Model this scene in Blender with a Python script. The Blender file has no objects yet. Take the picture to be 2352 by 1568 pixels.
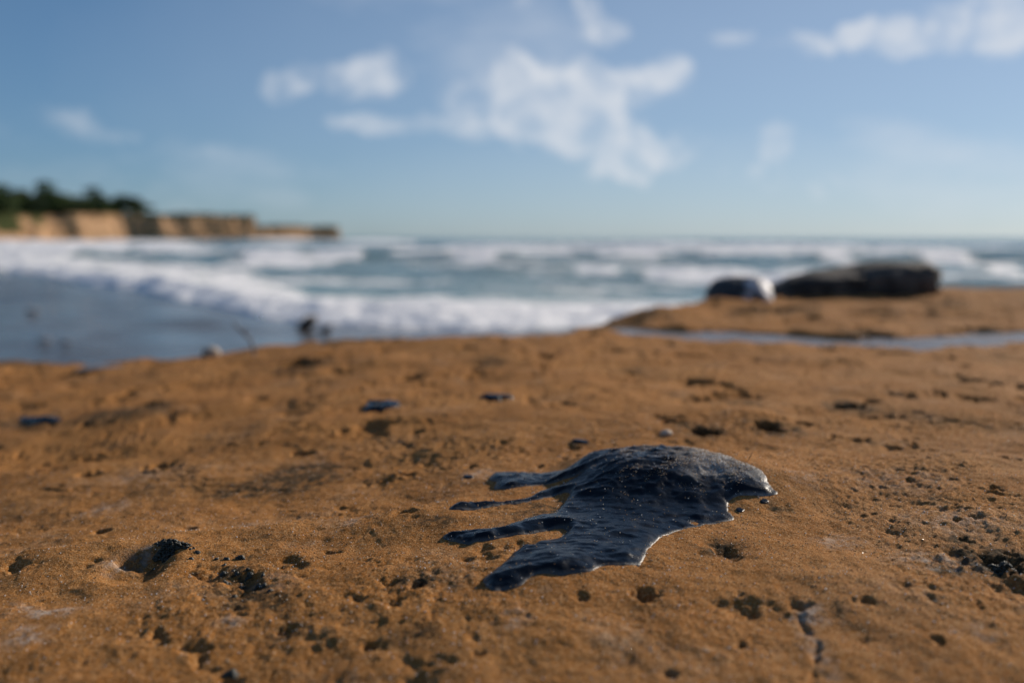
import bpy, math, random
import numpy as np

# ------------------------------------------------------------------ camera, sky, sun, exposure
scene = bpy.context.scene
C = scene.collection
R = math.radians
CAMZ = 0.25
PITCH = math.atan(239.0 / 2287.0)
FPX = 2287.0                       # focal length in the 2352 px wide frame used for placing things

cam_d = bpy.data.cameras.new('camera')
cam_d.lens = 35.0; cam_d.sensor_width = 36.0
cam_d.clip_start = 0.02; cam_d.clip_end = 20000.0
cam_d.dof.use_dof = True
cam_d.dof.focus_distance = 0.865
cam_d.dof.aperture_fstop = 2.7
cam_d.dof.aperture_blades = 9
cam = bpy.data.objects.new('camera', cam_d); C.objects.link(cam)
cam.location = (0, 0, CAMZ)
cam.rotation_euler = (math.pi / 2 - PITCH, 0, 0)
scene.camera = cam

SUN_AZ = R(50.0)                   # to the right of the view direction
SUN_EL = R(24.0)
sun_dir = (math.sin(SUN_AZ) * math.cos(SUN_EL), math.cos(SUN_AZ) * math.cos(SUN_EL), math.sin(SUN_EL))
sd = bpy.data.lights.new('sun', 'SUN'); sd.energy = 4.8; sd.angle = R(0.53); sd.color = (1.0, 0.88, 0.74)
sun = bpy.data.objects.new('sun', sd); C.objects.link(sun)
sun.rotation_euler = (math.pi / 2 - SUN_EL, 0, math.pi - SUN_AZ)

scene.view_settings.view_transform = 'Standard'
scene.view_settings.look = 'None'
scene.view_settings.gamma = 1.0
scene.view_settings.use_curve_mapping = False
scene.view_settings.exposure = 0.25
scene.cycles.use_denoising = True
scene.cycles.max_bounces = 6
scene.cycles.sample_clamp_indirect = 4.0
scene.cycles.caustics_reflective = False
scene.cycles.caustics_refractive = False


def ray(px, py):
    """direction through a point of the 2352 x 1568 frame"""
    cx = (px - 1176.0) / FPX; cy = (784.0 - py) / FPX
    c, s = math.cos(PITCH), math.sin(PITCH)
    return (cx, c + s * cy, -s + c * cy)


def tilt(x, y):
    """the shelf falls away to the left and towards the viewer"""
    sp = lambda v, w: w * np.logaddexp(0, v / w)
    return -0.095 * np.minimum(sp(-x - .08, .08), 1.2) - 0.15 * np.minimum(sp(.70 - y, .06), .8)


def at(px, py, z=None):
    """point of a level (or of the tilted shelf) under a picture point"""
    d = ray(px, py)
    zz_ = 0.0 if z is None else z
    for _ in range(1 if z is not None else 12):
        t = (zz_ - CAMZ) / d[2]
        if z is None: zz_ = float(tilt(d[0] * t, d[1] * t))
    return (d[0] * t, d[1] * t)


# ---- sky with broken cloud, laid out by direction
W = bpy.data.worlds.new('World'); scene.world = W; W.use_nodes = True
nt = W.node_tree; N = nt.nodes; L = nt.links
for n in list(N): N.remove(n)


def nd(tree, kind, **kw):
    n = tree.nodes.new(kind)
    for k, v in kw.items(): setattr(n, k, v)
    return n


def mth(tree, op, a, b=None, c=None, clamp=False):
    n = tree.nodes.new('ShaderNodeMath'); n.operation = op; n.use_clamp = clamp
    for i, v in enumerate((a, b, c)):
        if v is None: continue
        if isinstance(v, (int, float)): n.inputs[i].default_value = v
        else: tree.links.new(v, n.inputs[i])
    return n.outputs[0]


def remap_n(v, a, b, c, d):
    n = nt.nodes.new('ShaderNodeMapRange'); nt.links.new(v, n.inputs[0])
    for i, q in enumerate((a, b, c, d)): n.inputs[i + 1].default_value = q
    return n.outputs[0]


sky = nd(nt, 'ShaderNodeTexSky', sky_type='NISHITA')
sky.sun_disc = False
sky.sun_elevation = SUN_EL
sky.sun_rotation = SUN_AZ
sky.altitude = 0.0
sky.air_density = 0.8; sky.dust_density = 0.3; sky.ozone_density = 8.0
tc = nd(nt, 'ShaderNodeTexCoord')
sep = nd(nt, 'ShaderNodeSeparateXYZ'); L.new(tc.outputs['Generated'], sep.inputs[0])
yy = mth(nt, 'MAXIMUM', sep.outputs[1], 0.08)
uu = mth(nt, 'DIVIDE', sep.outputs[0], yy)
vv = mth(nt, 'DIVIDE', sep.outputs[2], yy)
uv = nd(nt, 'ShaderNodeCombineXYZ'); L.new(uu, uv.inputs[0]); L.new(vv, uv.inputs[1])
wn = nd(nt, 'ShaderNodeTexNoise'); wn.inputs['Scale'].default_value = 14.0; wn.inputs['Detail'].default_value = 5.0
L.new(uv.outputs[0], wn.inputs['Vector'])
wsub = nd(nt, 'ShaderNodeVectorMath', operation='MULTIPLY_ADD')
L.new(wn.outputs['Color'], wsub.inputs[0]); wsub.inputs[1].default_value = (0.085, 0.055, 0); wsub.inputs[2].default_value = (-0.0425, -0.0275, 0)
wuv = nd(nt, 'ShaderNodeVectorMath', operation='ADD'); L.new(uv.outputs[0], wuv.inputs[0]); L.new(wsub.outputs[0], wuv.inputs[1])
blobs = [  # px, py, half width, half height, density
    (1280, -10, 110, 40, .7), (1370, 45, 80, 45, .75), (1450, 70, 90, 30, .5),
    (2230, 55, 260, 60, .75), (1880, 92, 320, 28, .85), (2360, 20, 160, 70, .55), (2100, 88, 220, 34, .85), (2500, 120, 200, 60, .4),
    (650, 195, 60, 36, .6), (760, 160, 120, 34, .55), (880, 150, 65, 50, .75), (860, 200, 60, 34, .55),
    (1175, 155, 42, 50, .75), (1225, 225, 95, 75, .95), (1320, 200, 95, 75, .85), (1345, 285, 95, 75, 1.0), (1420, 345, 110, 58, .95),
    (1080, 225, 90, 44, .55), (1440, 395, 70, 34, .6), (1000, 295, 190, 26, .5), (810, 297, 56, 26, .5), (1558, 355, 48, 38, .65),
    (1480, 178, 88, 52, .8), (1530, 160, 60, 36, .6), (1410, 425, 70, 30, .5),
    (1795, 325, 40, 52, .85), (1768, 395, 85, 44, .8), (1885, 455, 80, 34, .55), (1985, 412, 80, 26, .55), (1640, 412, 50, 24, .35),
    (170, 285, 90, 34, .45), (290, 302, 46, 24, .35), (485, 352, 46, 26, .4), (602, 346, 50, 22, .35), (1310, 265, 270, 130, .42), (1500, 340, 190, 70, .34), (1150, 290, 330, 50, .34), (760, 175, 200, 55, .34), (950, 425, 110, 20, .25), (2250, 410, 90, 24, .25)]
veil_blobs = [(2150, 160, 1500, 430, .24), (2000, 480, 1100, 140, .14)]   # thin haze of high cloud towards the sun
acc = veil = None
for (bx, by, bw, bh, den) in blobs + veil_blobs:
    d = ray(bx, by)
    u0, v0 = d[0] / d[1], d[2] / d[1]
    sb = nd(nt, 'ShaderNodeVectorMath', operation='SUBTRACT'); L.new(wuv.outputs[0], sb.inputs[0]); sb.inputs[1].default_value = (u0, v0, 0)
    ml = nd(nt, 'ShaderNodeVectorMath', operation='MULTIPLY'); L.new(sb.outputs[0], ml.inputs[0])
    ml.inputs[1].default_value = (FPX / bw / 1.35, FPX / bh / 1.35, 0)
    ln = nd(nt, 'ShaderNodeVectorMath', operation='DOT_PRODUCT'); L.new(ml.outputs[0], ln.inputs[0]); L.new(ml.outputs[0], ln.inputs[1])
    f = mth(nt, 'SUBTRACT', 1.0, ln.outputs['Value'], clamp=True)
    f = mth(nt, 'MULTIPLY', f, den)
    if (bx, by, bw, bh, den) in veil_blobs: veil = f if veil is None else mth(nt, 'ADD', veil, f)
    else: acc = f if acc is None else mth(nt, 'ADD', acc, f)
acc = mth(nt, 'MULTIPLY', acc, mth(nt, 'GREATER_THAN', sep.outputs[1], 0.1))
fn = nd(nt, 'ShaderNodeTexNoise'); fn.inputs['Scale'].default_value = 17.0; fn.inputs['Detail'].default_value = 7.0; fn.inputs['Roughness'].default_value = 0.62
L.new(wuv.outputs[0], fn.inputs['Vector'])
fr = nd(nt, 'ShaderNodeMapRange'); fr.inputs['From Min'].default_value = 0.30; fr.inputs['From Max'].default_value = 0.70
fr.inputs['To Min'].default_value = 0.15; fr.inputs['To Max'].default_value = 1.15
L.new(fn.outputs['Fac'], fr.inputs['Value'])
fn2 = nd(nt, 'ShaderNodeTexNoise'); fn2.inputs['Scale'].default_value = 34.0; fn2.inputs['Detail'].default_value = 5.0; L.new(wuv.outputs[0], fn2.inputs['Vector'])
dens = mth(nt, 'ADD', mth(nt, 'SUBTRACT', acc, .12), mth(nt, 'MULTIPLY', mth(nt, 'SUBTRACT', fn.outputs['Fac'], .5), 1.45))
dens = mth(nt, 'MULTIPLY', dens, mth(nt, 'MULTIPLY', acc, 2.2, clamp=True))
placed = mth(nt, 'MULTIPLY', dens, .72, clamp=True)
placed = mth(nt, 'MULTIPLY', mth(nt, 'MINIMUM', placed, .82), remap_n(fn2.outputs['Fac'], .34, .60, .52, 1.05))
placed = mth(nt, 'MAXIMUM', placed, mth(nt, 'MULTIPLY', veil, mth(nt, 'GREATER_THAN', sep.outputs[1], 0.1)))
# thin scattered cloud over the whole sky
gn = nd(nt, 'ShaderNodeTexNoise'); gn.inputs['Scale'].default_value = 3.2; gn.inputs['Detail'].default_value = 7.0; gn.inputs['Roughness'].default_value = 0.58
mp = nd(nt, 'ShaderNodeMapping'); mp.inputs['Scale'].default_value = (1, 1, 2.6); L.new(tc.outputs['Generated'], mp.inputs[0]); L.new(mp.outputs[0], gn.inputs['Vector'])
gr = nd(nt, 'ShaderNodeMapRange'); gr.inputs['From Min'].default_value = 0.55; gr.inputs['From Max'].default_value = 0.85; gr.inputs['To Max'].default_value = 0.5
L.new(gn.outputs['Fac'], gr.inputs['Value'])
mask = mth(nt, 'ADD', placed, gr.outputs[0], clamp=True)
mask = mth(nt, 'MULTIPLY', mask, 0.85)
mix = nd(nt, 'ShaderNodeMix', data_type='RGBA'); L.new(mask, mix.inputs['Factor']); gm = nd(nt, 'ShaderNodeGamma'); gm.inputs[1].default_value = 0.70; L.new(sky.outputs[0], gm.inputs[0]); wb = nd(nt, 'ShaderNodeMix', data_type='RGBA', blend_type='MULTIPLY'); wb.inputs['Factor'].default_value = 1.0; wb.inputs[7].default_value = (.93, 1.025, 1.05, 1); L.new(gm.outputs[0], wb.inputs[6]); L.new(wb.outputs[2], mix.inputs[6])
mix.inputs[7].default_value = (5.7, 5.9, 6.25, 1)
bg = nd(nt, 'ShaderNodeBackground'); bg.inputs['Strength'].default_value = 0.108
L.new(mix.outputs[2], bg.inputs['Color'])
wo = nd(nt, 'ShaderNodeOutputWorld'); L.new(bg.outputs[0], wo.inputs[0])

# ------------------------------------------------------------------ helpers
rng = np.random.default_rng(11)
random.seed(5)


def _hash(ix, iy, seed):
    h = (ix.astype(np.int64) * 374761393 + iy.astype(np.int64) * 668265263 + seed * 974634777) & 0xffffffff
    h = ((h ^ (h >> 13)) * 1274126177) & 0xffffffff
    h = h ^ (h >> 16)
    return h


def gnoise(x, y, seed=0):
    ix = np.floor(x); iy = np.floor(y)
    fx = x - ix; fy = y - iy
    u = fx * fx * fx * (fx * (fx * 6 - 15) + 10); v = fy * fy * fy * (fy * (fy * 6 - 15) + 10)

    def g(dx, dy):
        a = _hash(ix + dx, iy + dy, seed).astype(np.float64) * (2 * math.pi / 4294967296.0)
        return np.cos(a) * (fx - dx) + np.sin(a) * (fy - dy)
    a = g(0, 0); b = g(1, 0); c = g(0, 1); d = g(1, 1)
    return (a + (b - a) * u + (c - a) * v + (a - b - c + d) * u * v) * 1.5


def fbm(x, y, freq, octv=4, seed=0, gain=0.5):
    s = np.zeros_like(x, dtype=float); a = 1.0; tot = 0
    for o in range(octv):
        s += a * gnoise(x * freq + 17.3 * o, y * freq - 9.1 * o, seed + o)
        tot += a; a *= gain; freq *= 2.03
    return s / tot


def ss(a, b, x):
    t = np.clip((x - a) / (b - a), 0, 1)
    return t * t * (3 - 2 * t)


def mesh_np(name, verts, faces, smooth=True):
    """verts (n,3), faces (m,3) or (m,4)"""
    me = bpy.data.meshes.new(name)
    n, m, k = len(verts), len(faces), faces.shape[1]
    me.vertices.add(n); me.vertices.foreach_set('co', np.ascontiguousarray(verts, dtype=np.float32).ravel())
    me.loops.add(m * k); me.loops.foreach_set('vertex_index', np.ascontiguousarray(faces, dtype=np.int32).ravel())
    me.polygons.add(m)
    me.polygons.foreach_set('loop_start', np.arange(0, m * k, k, dtype=np.int32))
    if smooth: me.polygons.foreach_set('use_smooth', np.ones(m, dtype=bool))
    me.update(calc_edges=True)
    me.validate()
    return me


def grid_faces(nr, nc, keep=None):
    i = np.arange(nr - 1)[:, None] * nc + np.arange(nc - 1)[None, :]
    f = np.stack([i, i + 1, i + nc + 1, i + nc], -1)
    if keep is not None: f = f[keep]
    return f.reshape(-1, 4)


def attr(me, name, vals):
    a = me.attributes.new(name, 'FLOAT', 'POINT'); a.data.foreach_set('value', np.ascontiguousarray(vals, dtype=np.float32).ravel())


def link(name, me, mat=None, parent=None):
    o = bpy.data.objects.new(name, me); C.objects.link(o)
    if mat and me: 
        if not me.materials: me.materials.append(mat)
    if parent: o.parent = parent
    return o


def tag(o, label=None, cat=None, group=None, kind=None):
    if label: o['label'] = label
    if cat: o['category'] = cat
    if group: o['group'] = group
    if kind: o['kind'] = kind
    return o


def new_mat(name):
    m = bpy.data.materials.new(name); m.use_nodes = True
    t = m.node_tree
    p = t.nodes['Principled BSDF']
    return m, t, p


def noise(t, vec, scale, detail=4, rough=0.55):
    n = t.nodes.new('ShaderNodeTexNoise'); n.inputs['Scale'].default_value = scale; n.inputs['Detail'].default_value = detail; n.inputs['Roughness'].default_value = rough
    t.links.new(vec, n.inputs['Vector'])
    return n.outputs['Fac']


def remap(t, v, a, b, c=0.0, d=1.0, smooth=False):
    n = t.nodes.new('ShaderNodeMapRange'); n.inputs['From Min'].default_value = a; n.inputs['From Max'].default_value = b
    n.inputs['To Min'].default_value = c; n.inputs['To Max'].default_value = d
    if smooth: n.interpolation_type = 'SMOOTHSTEP'
    t.links.new(v, n.inputs['Value'])
    return n.outputs[0]


def mixc(t, f, a, b):
    n = t.nodes.new('ShaderNodeMix'); n.data_type = 'RGBA'
    if isinstance(f, (int, float)): n.inputs['Factor'].default_value = f
    else: t.links.new(f, n.inputs['Factor'])
    for i, v in ((6, a), (7, b)):
        if isinstance(v, tuple): n.inputs[i].default_value = (*v, 1) if len(v) == 3 else v
        else: t.links.new(v, n.inputs[i])
    return n.outputs[2]


def at_attr(t, name):
    n = t.nodes.new('ShaderNodeAttribute'); n.attribute_name = name
    return n.outputs['Fac']


def bump(t, h, strength, dist, normal=None):
    n = t.nodes.new('ShaderNodeBump'); n.inputs['Strength'].default_value = strength; n.inputs['Distance'].default_value = dist
    t.links.new(h, n.inputs['Height'])
    if normal is not None: t.links.new(normal, n.inputs['Normal'])
    return n.outputs[0]


def objco(t):
    n = t.nodes.new('ShaderNodeTexCoord'); return n.outputs['Object']


def simple_mat(name, col, rough=0.6, var=0.3, scale=30.0, bumpd=0.0, bscale=200.0, spec=0.5):
    m, t, p = new_mat(name)
    co = objco(t)
    f = remap(t, noise(t, co, scale), 0.3, 0.7)
    a = tuple(c * (1 - var) for c in col); b = tuple(min(1, c * (1 + var)) for c in col)
    t.links.new(mixc(t, f, a, b), p.inputs['Base Color'])
    p.inputs['Roughness'].default_value = rough
    p.inputs['Specular IOR Level'].default_value = spec
    if bumpd: t.links.new(bump(t, noise(t, co, bscale), 0.7, bumpd), p.inputs['Normal'])
    return m


# ------------------------------------------------------------------ ground relief
edge_px = [(-400, 822), (0, 828), (250, 832), (420, 824), (560, 803), (700, 786), (900, 774), (1100, 770), (1290, 768), (1345, 752), (1450, 722),
           (1640, 702), (1800, 690), (2000, 676), (2150, 665), (2352, 668), (2800, 668)]
eq = np.array([(p[0] - 1176) / FPX for p in edge_px]); ed = np.array([at(*p)[1] for p in edge_px])
chan_px = [(1400, 757), (1560, 764), (1700, 770), (1900, 777), (2060, 786), (2200, 778), (2352, 766), (2700, 752)]
cx_ = np.array([at(*p)[0] for p in chan_px]); cy_ = np.array([at(*p)[1] for p in chan_px])


def hump(x, y):
    wx = x + 0.012 * gnoise(x * 14, y * 14, 71); wy = y + 0.010 * gnoise(x * 13, y * 13, 72)
    h = 0.026 * ss(0.03, 0.110, wx) * (1 - 0.75 * ss(0.225, 0.36, wx)) * ss(0.882, 0.985, wy) * (1 - ss(1.03, 1.16, wy))
    h += .0032 * np.exp(-((x - .222) / .030) ** 2 - ((y - 1.005) / .032) ** 2)
    return h


def base(x, y):
    """the rock shelf without small relief"""
    z = 0.007 * fbm(x, y, 1.3, 3, 1) + 0.008 * fbm(x, y, 5.0, 3, 5)
    z = z * ss(0.1, 0.5, y) * (1 - np.exp(-(((x - .15) / .22) ** 2 + ((y - .92) / .24) ** 2)))
    # ridge on the left with a lower floor behind it
    ln = y - (0.93 + 0.18 * x)
    z += -0.016 * ss(0.0, 0.10, ln + 0.03 * gnoise(x * 5, y * 5, 33)) * ss(0.0, -0.16, x - 0.02) * (1 - ss(1.25, 1.7, y))
    z += 0.006 * np.exp(-(ln / 0.05) ** 2) * ss(0.02, -0.10, x)
    z += hump(x, y) + tilt(x, y)
    z += (.013 * fbm(x, y, 3.2, 2, 8) + .004 * fbm(x, y, 9., 2, 12)) * (1 - np.exp(-(((x - .15) / .2) ** 2 + ((y - .92) / .2) ** 2))) * ss(.1, .5, y)
    return z


def coarse(x, y):
    z = base(x, y)
    t = fbm(x, y, 9.0, 4, 21) * 4.0
    fl = np.floor(t); fr_ = t - fl
    clear = 1 - .85 * np.exp(-(((x - .13) / .20) ** 2 + ((y - .92) / .20) ** 2))
    z += clear * 0.0045 * ((fl + ss(0.55, 0.95, fr_)) / 4.0)
    z += 0.0024 * fbm(x, y, 26.0, 3, 31)
    far = 1 + 2.4 * ss(1.0, 2.2, y)
    z -= 0.006 * far * clear * ss(.28, .46, fbm(x, y * 1.15, 7.0, 5, 36, .58))
    z -= 0.0036 * (.18 + .82 * ss(.55, .80, y)) * (.3 + 1.2 * ss(-.1, .3, fbm(x, y, 3.0, 2, 64))) * far * clear * ss(.29, .46, fbm(x, y, 21.0, 4, 38, .6))
    return z


pits = []   # x, y, rx, ry, depth
for (px, py, w, dep) in [
        (1485, 1364, 42, .010), (960, 1335, 34, .008), (893, 1332, 26, .006), (1615, 993, 42, .018), (1770, 982, 52, .018), (1845, 970, 24, .010),
        (1945, 930, 42, .020), (1998, 918, 26, .014), (1655, 1262, 60, .006), (2300, 1292, 60, .012), (2213, 1240, 22, .006),
        (2285, 1140, 30, .006), (2315, 1064, 36, .008), (2195, 1202, 18, .004), (685, 838, 60, .030), (940, 862, 44, .018), (1065, 797, 44, .025),
        (1590, 872, 48, .016), (480, 1202, 32, .007), (230, 1198, 30, .007), (105, 1173, 26, .006), (880, 1069, 30, .006), (590, 916, 28, .009),
        (660, 1432, 34, .006), (850, 1467, 26, .005), (530, 1550, 34, .007), (925, 1182, 36, .006), (1830, 1388, 24, .005),
        (1990, 1388, 36, .005), (2015, 772, 50, .05), (1815, 722, 60, .03), (2190, 694, 60, .03), (1385, 897, 30, .008), (2080, 1352, 18, .003),
        (1900, 1268, 12, .003), (1330, 1375, 30, .004), (1100, 1500, 24, .004), (330, 1420, 18, .003), (390, 955, 30, .006), (1540, 1545, 22, .004),
        (2150, 1470, 24, .004), (1700, 1470, 26, .004), (2060, 905, 40, .008), (1290, 930, 40, .008), (1150, 1010, 30, .005), (760, 1250, 26, .004), (700, 1010, 36, .006), (200, 1060, 34, .006)]:
    x, y = at(px, py); pits.append((x, y, w / FPX * y, w / FPX * y * random.uniform(.8, 1.3), dep * (1.7 if y > 1.25 else 1.0)))
for i in range(50):
    x = random.uniform(-0.8, 0.9); y = random.uniform(0.42, 2.4)
    r = random.choice((.003, .004, .005, .007, .010)) * (1 + max(0, y - .9) * .9)
    pits.append((x, y, r, r * random.uniform(.7, 1.4), r * random.uniform(.25, .6)))
big_pit = at(300, 1306)
crack = np.array([at(*p) for p in ((1835, 1405), (1852, 1438), (1880, 1470), (1874, 1510), (1868, 1568), (1880, 1640))])


def seg_dist(x, y, pts, closed=False):
    d = np.full(x.shape, 1e9)
    n = len(pts)
    for i in range(n if closed else n - 1):
        ax, ay = pts[i]; bx, by = pts[(i + 1) % n]
        dx, dy = bx - ax, by - ay
        t = np.clip(((x - ax) * dx + (y - ay) * dy) / (dx * dx + dy * dy + 1e-12), 0, 1)
        d = np.minimum(d, (x - ax - t * dx) ** 2 + (y - ay - t * dy) ** 2)
    return np.sqrt(d)


def ground(x, y, full=True):
    z = coarse(x, y)
    fine = 0.0015 * fbm(x, y, 85.0, 3, 41) + 0.0010 * fbm(x, y, 260.0, 2, 51) - 0.0012 * ss(.28, .46, fbm(x, y, 62.0, 3, 45, .6))
    rough_zone = 0.35 + 1.2 * ss(-0.1, 0.35, fbm(x, y, 4.0, 2, 61))
    z = z + fine * rough_zone * (.30 + .70 * ss(.55, .80, y))
    wob = 0.30 * fbm(x, y, 60.0, 2, 81)
    for (px, py, rx, ry, dep) in pits:
        s = (np.abs(x - px) < rx * 2.2) & (np.abs(y - py) < ry * 2.2)
        if not s.any(): continue
        q = np.sqrt(((x[s] - px) / rx) ** 2 + ((y[s] - py) / ry) ** 2) + wob[s] + .75 * fbm(x[s], y[s], 1.1 / rx, 3, int(px * 900) % 97)
        z[s] -= dep * (1 - ss(0.0, 1.0, q))
    # large scooped hollow with a raised right rim
    hx, hy = x - big_pit[0], y - big_pit[1]
    q = np.sqrt((hx / 0.040) ** 2 + (hy / 0.042) ** 2) + wob * .5
    z -= 0.011 * (1 - ss(0.25, 1.0, q)) * ss(-0.055, 0.02, hx)
    z += 0.0028 * np.exp(-(((hx - 0.036) / 0.020) ** 2 + ((hy - 0.016) / 0.03) ** 2))
    cd = seg_dist(x, y, crack) + 0.004 * fbm(x, y, 70, 2, 91)
    z -= 0.0020 * (1 - ss(0.0004, 0.0026, cd)) * (1 - ss(.66, .72, y))
    # water channel across the shelf
    cyy = np.interp(x, cx_, cy_) + 0.05 * fbm(x, y, 3.0, 3, 101)
    cw = 0.125 + 0.06 * gnoise(x * 4, y * 0 + 3, 102) + .02 * gnoise(x * 13, y * 0 + 3, 103)
    inch = ss(cx_[0] - 0.05, cx_[0] + 0.25, x)
    z -= 0.055 * (1 - ss(0.45, 1.15, np.abs(y - cyy) / cw)) * inch
    z += 0.012 * ss(0.0, 0.35, y - cyy - cw) * inch + 0.032 * fbm(x, y, 3.5, 4, 104) * ss(0.05, 0.4, y - cyy - cw) * inch
    # seaward edge of the shelf
    yq = np.maximum(y, 0.3)
    e = np.interp(x / yq, eq, ed) + 0.07 * fbm(x, y, 3.0, 4, 111) + .035 * fbm(x, y, 11., 3, 115)
    s = y - e
    z -= 0.95 * ss(0.0, 0.45, s)
    return z


yr = np.concatenate([np.linspace(-0.6, .45, 36, endpoint=False), np.linspace(.45, 1.45, 490, endpoint=False), 1.45 * (6.5 / 1.45) ** np.linspace(0, 1, 230)])
uc = np.concatenate([np.linspace(-1.15, -.42, 80, endpoint=False), np.linspace(-.42, .42, 960, endpoint=False), np.linspace(.42, 1.15, 80)])
Y, U = np.meshgrid(yr, uc, indexing='ij'); X = (Y + 1.0) * U
Z = ground(X, Y)
g_me = mesh_np('ground', np.stack([X, Y, Z], -1).reshape(-1, 3), grid_faces(len(yr), len(uc)))


def ellipses(x, y, lst, seed, thr=(0.15, 0.75), freq=30):
    m = np.zeros_like(x)
    for (px, py, w, h, a) in lst:
        cx, cy = at(px, py); y0 = at(px, py + h)[1]; y1 = at(px, py - h)[1]
        ry = (y1 - y0) / 2; rx = w / FPX * cy
        m = np.maximum(m, a * np.exp(-(((x - cx) / rx) ** 2 + ((y - cy) / ry) ** 2)))
    n = 0.5 + 0.5 * fbm(x, y, freq, 4, seed, .65) * 1.6
    return np.clip(m, 0, 1) * ss(thr[0], thr[1], n) if thr else m


stain_shade = ellipses(X, Y, [(680, 1062, 90, 26, 1.), (560, 1090, 80, 16, .7), (740, 1040, 40, 12, .9), (270, 962, 90, 12, 1.), (350, 945, 50, 8, .8),
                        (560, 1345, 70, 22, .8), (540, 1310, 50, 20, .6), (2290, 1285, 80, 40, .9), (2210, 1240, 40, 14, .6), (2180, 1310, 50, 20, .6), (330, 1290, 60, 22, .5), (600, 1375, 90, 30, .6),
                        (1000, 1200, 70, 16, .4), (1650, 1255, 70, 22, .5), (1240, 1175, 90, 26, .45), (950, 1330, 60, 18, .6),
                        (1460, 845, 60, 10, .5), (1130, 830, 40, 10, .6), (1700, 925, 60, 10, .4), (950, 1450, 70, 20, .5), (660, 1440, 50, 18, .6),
                        (1400, 742, 70, 10, 1.), (1480, 730, 60, 8, .6), (120, 835, 330, 9, .55), (1820, 722, 80, 9, .7), (2010, 772, 70, 8, .9), (1610, 990, 60, 14, .7), (1780, 985, 70, 14, .8), (1950, 930, 60, 12, .8), (690, 840, 80, 12, .7), (900, 775, 250, 6, .4)], 200, freq=60)  # wet rims, darkened hollows, and shade painted under the rear ledge's left end
salt = ellipses(X, Y, [(110, 1412, 80, 14, .9), (60, 1475, 60, 24, .9), (40, 1400, 60, 10, .6), (530, 1425, 40, 16, .6), (270, 1300, 40, 14, .6), (330, 1275, 40, 10, .5), (240, 1130, 60, 18, .6), (330, 1060, 110, 14, .45),
                       (1180, 1425, 45, 20, .6), (1870, 1410, 60, 24, .7), (1880, 1490, 26, 60, .8), (1920, 1240, 60, 16, .6), (2150, 1290, 110, 24, .6), (2200, 1200, 120, 30, .45),
                       (2050, 1120, 160, 30, .35), (1100, 1075, 40, 10, .7), (630, 1330, 70, 22, .35), (560, 1180, 60, 12, .5), (2250, 1450, 70, 24, .35), (1690, 1050, 60, 10, .5), (820, 1190, 60, 14, .4), (1850, 1130, 60, 14, .35)], 230, freq=70)
attr(g_me, 'stain_shade', stain_shade); attr(g_me, 'salt', salt * .6)
attr(g_me, 'pale', ss(.15, .8, X / np.maximum(Y, .5) + .25 * fbm(X, Y, 3.0, 4, 250)) * ss(-.25, .3, fbm(X, Y, 8.0, 4, 255)))

m_rock, t, p = new_mat('sandstone')
co = objco(t)
big = remap(t, noise(t, co, 3.0, 4), .3, .7)
mid = remap(t, noise(t, co, 22.0, 5, .62), .32, .68)
fin = remap(t, noise(t, co, 170.0, 4, .65), .3, .7)
c = mixc(t, big, (.31, .123, .026), (.385, .176, .052))
c = mixc(t, mth(t, 'MULTIPLY', at_attr(t, 'pale'), .7), c, (.42, .245, .125))
c = mixc(t, mth(t, 'MULTIPLY', remap(t, noise(t, co, 6.5, 5, .6), .50, .68), .60), c, (.23, .082, .015))
c = mixc(t, mth(t, 'MULTIPLY', remap(t, noise(t, co, 2.1, 5, .6), .48, .66), .50), c, (.21, .085, .022))
blm = mth(t, 'MULTIPLY', remap(t, noise(t, co, 9.0, 5, .65), .54, .70), remap(t, noise(t, co, 130.0, 4, .7), .44, .60))
c = mixc(t, mth(t, 'MULTIPLY', blm, .55), c, (.47, .37, .27))
c = mixc(t, mth(t, 'MULTIPLY', mid, .55), c, (.22, .084, .015))
gv = t.nodes.new('ShaderNodeTexVoronoi'); gv.inputs['Scale'].default_value = 900.0; t.links.new(co, gv.inputs['Vector'])
gsep = t.nodes.new('ShaderNodeSeparateColor'); t.links.new(gv.outputs['Color'], gsep.inputs[0])
c = mixc(t, mth(t, 'MULTIPLY', remap(t, gsep.outputs[0], .55, 1.0), .45), c, (.62, .42, .22))
c = mixc(t, mth(t, 'MULTIPLY', remap(t, gsep.outputs[1], .7, .95), .55), c, (.07, .04, .02))
spk = mth(t, 'MULTIPLY', remap(t, noise(t, co, 95.0, 5, .7), .60, .70), .75)
c = mixc(t, spk, c, (.055, .034, .018))
c = mixc(t, mth(t, 'MULTIPLY', remap(t, at_attr(t, 'stain_shade'), .03, .35), remap(t, fin, .1, .6, .35, .95)), c, (.032, .026, .015))
c = mixc(t, mth(t, 'MULTIPLY', remap(t, at_attr(t, 'salt'), .04, .45), remap(t, fin, .25, .75, .1, .9)), c, (.50, .44, .38))
t.links.new(c, p.inputs['Base Color'])
p.inputs['Roughness'].default_value = .95
p.inputs['Specular IOR Level'].default_value = 0.08
b1 = bump(t, noise(t, co, 300.0, 5, .7), 1.0, .0018)
b2 = bump(t, gv.outputs['Distance'], .55, .0006, b1)
t.links.new(b2, p.inputs['Normal'])
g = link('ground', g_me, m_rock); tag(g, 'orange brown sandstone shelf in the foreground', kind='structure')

# ------------------------------------------------------------------ beach and sea
SEA = -0.64
front_px = [(-300, 598), (0, 622), (120, 638), (300, 668), (440, 695), (560, 719), (700, 744), (850, 752), (1000, 757), (1300, 759)]
fx = np.array([at(p[0], p[1], SEA)[0] for p in front_px]); fy = np.array([at(p[0], p[1], SEA)[1] for p in front_px])


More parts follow.
